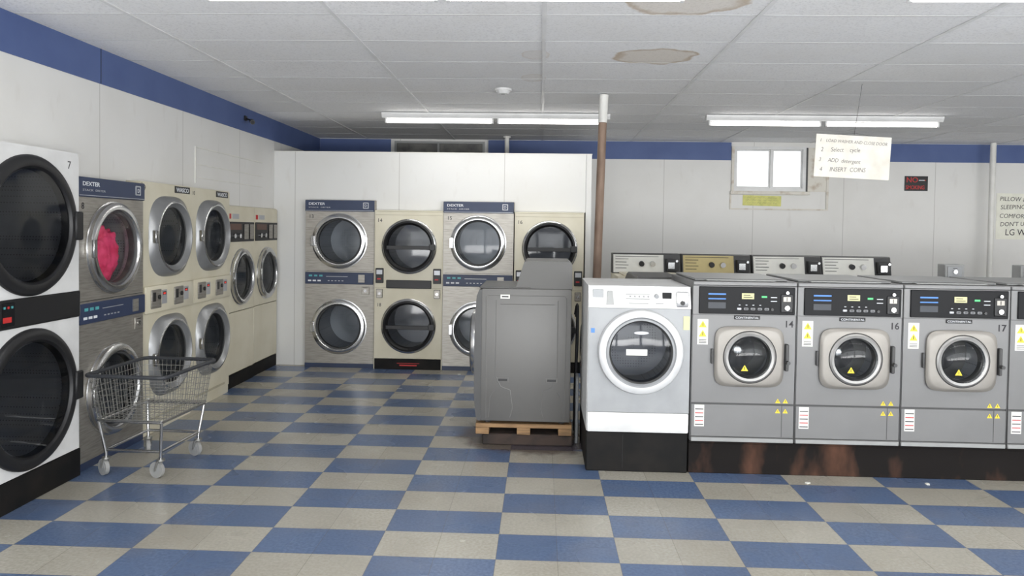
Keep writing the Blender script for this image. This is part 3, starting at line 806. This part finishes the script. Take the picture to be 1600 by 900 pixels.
# ---------------------------------------------------------------- signs
def note(name, label, cat, loc, w_, h_, m, lines, size, mt, tilt=0, shear=0, sx=1, dy=None, x0=.02, top=None, bold=0):
    r = root(name, label, cat, loc)
    r.rotation_euler = (0, math.radians(tilt), 0)
    MB().box(0, w_, 0, .004, -h_, 0, m).obj('sheet', r)
    dy = dy or size*1.25; top = top if top is not None else size*1.05
    for j, ln in enumerate(lines):
        s2 = size
        if isinstance(ln, tuple): ln, s2 = ln
        text(ln, s2, (x0+.012*(j % 2), -.001, -top-j*dy), mt, r, sx=sx, shear=shear, bold=bold, tilt=(-1.5 if j % 2 else 1))
    return r
r = note('hanging_sign', 'beige cardboard sign with handwritten washing steps hung on wire', 'sign', (2.22, 6.15, 2.435), .60, .345, card,
         [('1    LOAD WASHER AND CLOSE DOOR', .036), ('2     Select    cycle', .05), ('3     ADD  detergent', .046), ('4     INSERT  COINS', .05)], .045, pencil, tilt=2.6, shear=.15, dy=.08, x0=.03, top=.06, sx=.85, bold=-.0003)
MB().tube([(.30, .002, -.012), (.31, 0, .12), (.335, 0, .44-.02)], .0016, graph_d, 5).tube([(.04, .002, -.012), (.31, 0, .02), (.56, .002, -.012)], .0012, graph_d, 5).obj('wire', r)
r = note('no_smoking_sign', 'small black sign with red no smoking lettering', 'sign', (4.93, YB-.006, 2.42), .31, .20, black, [], .1, redm)
text('NO', .1, (.02, -.001, -.085), redm, r, sx=1.0, bold=.001)
text('SMOKING', .074, (.016, -.001, -.178), redm, r, sx=.76, bold=.001)
MB().box(.19, .265, -.002, -.0005, -.062, -.05, ink_l).box(.265, .28, -.002, -.0005, -.062, -.05, redm).obj('cigarette_symbol', r)
r = note('paper_note', 'torn yellow handwritten paper below the window', 'paper note', (2.76, YB-.0055, 2.135), .52, .14, paper_y, [], .045, ink, tilt=1)
q = MB()
for j in range(3):
    for k in range(6): q.tube([(.06+k*.07, -.001, -.035-j*.035), (.075+k*.07, -.001, -.02-j*.035), (.09+k*.07, -.001, -.036-j*.035), (.11+k*.07, -.001, -.024-j*.035)], .0012, pencil, 4)
q.obj('handwriting', r)
rr = note('paper_note', 'cream handwritten paper stuck to the wall', 'paper note', (6.16, YB-.0042, 2.20), .74, .62, paper_c, ['PILLOW &', 'SLEEPING BAG', 'COMFORTERS', "DON'T USE"], .082, ink, shear=.12, x0=.04, top=.10, dy=.115, sx=.95, bold=-.0003)
text('LG WASHER', .12, (.12, -.001, -.565), ink, rr, sx=.9, shear=.05)
for (x, y_, a) in [(1.75, 4.86, 20), (2.55, 4.9, 60), (-.9, 8.2, 10)]:
    o = MB().prism([(0, 0), (.03, .005), (.035, .02), (.012, .03), (-.005, .018)], 'z', 0, .004, paper).obj('paper_scrap')
    o.location = (x, y_, .0005); o.rotation_euler = (0, 0, math.radians(a)); o['label'] = 'tiny white paper scrap on the floor tiles'; o['category'] = 'litter'; o['group'] = 'paper scraps'

# ---------------------------------------------------------------- cart
r = root('laundry_cart', 'chrome wire laundry cart with dark rim on casters', 'laundry cart', (-2.585, 4.885, 0), -3)
def rrect(hx, hy, z, rad, n=6):
    P = []
    for (sx_, sy_, a0) in ((1, 1, 0), (-1, 1, 90), (-1, -1, 180), (1, -1, 270)):
        for k in range(n+1):
            a = math.radians(a0+90*k/n)
            P.append(Vector((sx_*(hx-rad)+rad*math.cos(a), sy_*(hy-rad)+rad*math.sin(a), z)))
    return P
MB().tube(rrect(.265, .335, .665, .045), .013, rim_m, 12, True).obj('rim', r, label='dark grey rim')
bk = MB(); zt, zb_ = .66, .38
def atz(f): return (.255+(.225-.255)*f, .325+(.285-.325)*f, zt+(zb_-zt)*f)
for j in range(1, 8):
    hx, hy, z = atz(j/7); bk.tube(rrect(hx, hy, z, .025, 4), .0036 if j == 7 else .0019, zinc, 5, True)
A = rrect(*atz(0), .025, 3); B = rrect(*atz(1), .025, 3)
def resample(P, n):
    L = [0]
    for k in range(len(P)): L.append(L[-1]+(P[(k+1) % len(P)]-P[k]).length)
    T = L[-1]; out = []
    for q in range(n):
        d = T*q/n
        for k in range(len(P)):
            if L[k+1] >= d:
                t = (d-L[k])/max(1e-9, L[k+1]-L[k]); out.append(P[k].lerp(P[(k+1) % len(P)], t)); break
    return out
for a, c in zip(resample(A, 68), resample(B, 68)): bk.cyl(a, c, .0016, zinc, 5, caps=False)
for k in range(1, 14): bk.cyl((-.225+.45*k/14, -.285, zb_), (-.225+.45*k/14, .285, zb_), .0016, zinc, 5, caps=False)
for k in range(1, 8): bk.cyl((-.225, -.285+.57*k/8, zb_), (.225, -.285+.57*k/8, zb_), .002, zinc, 5, caps=False)
bk.obj('basket', r, label='tapered wire basket')
fr = MB(); wx, wy = .185, .235; zf = zb_-.014
for sx_ in (-1, 1):
    for sy_ in (-1, 1):
        fr.tube([(sx_*.21, sy_*.27, zf), (sx_*.205, sy_*.262, zf-.05), (sx_*wx, sy_*wy, .15), (sx_*wx, sy_*wy, .115)], .010, chrome, 10)
    fr.cyl((sx_*.21, -.275, zf), (sx_*.21, .275, zf), .010, chrome, 10)
    fr.cyl((sx_*wx, -wy, .17), (sx_*wx, wy, .17), .009, chrome, 10)
for sy_ in (-1, 1):
    fr.cyl((-.21, sy_*.27, zf), (.21, sy_*.27, zf), .010, chrome, 10)
    fr.cyl((-wx, sy_*wy, .17), (wx, sy_*wy, .17), .009, chrome, 10)
fr.obj('frame', r, label='chrome tube frame')
for (sx_, sy_, an) in ((-1, -1, 60), (1, -1, 75), (-1, 1, 40), (1, 1, 70)):
    cst = MB(); px, py = sx_*wx, sy_*wy; a = math.radians(an); ca, sa = math.cos(a), math.sin(a)
    def L(x, y_, z): return (px+x*ca-y_*sa, py+x*sa+y_*ca, z)
    cst.cyl((px, py, .113), (px, py, .124), .026, zinc, 16)
    for q in (-1, 1):
        cst.tube([L(q*.008, 0, .114), L(q*.02, .01, .108), L(q*.02, .03, .054)], .006, zinc, 6)
    cst.cyl(L(-.025, .03, .052), L(.025, .03, .052), .006, zinc, 8)
    co = cst.obj('caster', r)
    MB().cyl(L(-.012, .03, .052), L(.012, .03, .052), .052, wheel_m, 28).cyl(L(-.0145, .03, .052), L(.0145, .03, .052), .034, grey_lt, 20).obj('wheel', co)

# ---------------------------------------------------------------- lights
wd = bpy.data.worlds.new('World'); S.world = wd; wd.use_nodes = True
nt = wd.node_tree; bg = nt.nodes['Background']
tc = nt.nodes.new('ShaderNodeTexCoord'); sp = nt.nodes.new('ShaderNodeSeparateXYZ'); rp = nt.nodes.new('ShaderNodeValToRGB')
nt.links.new(tc.outputs['Generated'], sp.inputs[0]); nt.links.new(sp.outputs[2], rp.inputs[0]); nt.links.new(rp.outputs[0], bg.inputs[0])
rp.color_ramp.elements[0].position = 0.0; rp.color_ramp.elements[0].color = (.5, .52, .53, 1)
rp.color_ramp.elements[1].position = .05; rp.color_ramp.elements[1].color = (.95, .98, 1, 1)
bg.inputs[1].default_value = 1.9
def area(loc, sx_, sy_, e, rot, c=(1, 1, 1)):
    ld = bpy.data.lights.new('area_light', 'AREA'); ld.shape = 'RECTANGLE'; ld.size = sx_; ld.size_y = sy_; ld.energy = e; ld.color = c
    o = bpy.data.objects.new('area_light', ld); COL.objects.link(o); o.location = loc; o.rotation_euler = rot
area((2.6, YF-.3, 1.5), 11.5, 2.0, 290, (math.radians(90), 0, 0), (.95, .98, 1))  # daylight entering by the storefront openings
area((2.6, YF-1.3, .3), 11.5, 1.8, 920, (math.radians(90+42), 0, 0), (.99, .985, .98))  # added upward fill to brighten the ceiling, stands in for pavement bounce
for (x, y_, e_) in ((-.5, 3.75, 18), (2.94, 3.75, 18), (-.5, 7.97, 12), (2.94, 7.97, 16), (6.6, 3.75, 18), (6.6, 7.97, 18)):
    area((x, y_, H-.13), 2.3, .05, e_, (0, 0, 0), (1, .985, .95))  # lamps below the fixtures carry the light of the tubes

# ---------------------------------------------------------------- camera
cam = bpy.data.cameras.new('Camera'); co = bpy.data.objects.new('Camera', cam); COL.objects.link(co)
cam.sensor_width = 36; cam.lens = 1163/1600*36; cam.shift_y = -.0389; cam.clip_start = .05
Rm = Matrix.Rotation(math.radians(2.22), 4, 'Z') @ Matrix.Rotation(math.radians(90-1.5), 4, 'X') @ Matrix.Rotation(math.radians(.8), 4, 'Z')
co.matrix_world = Matrix.Translation((0, 0, 1.63)) @ Rm
S.camera = co
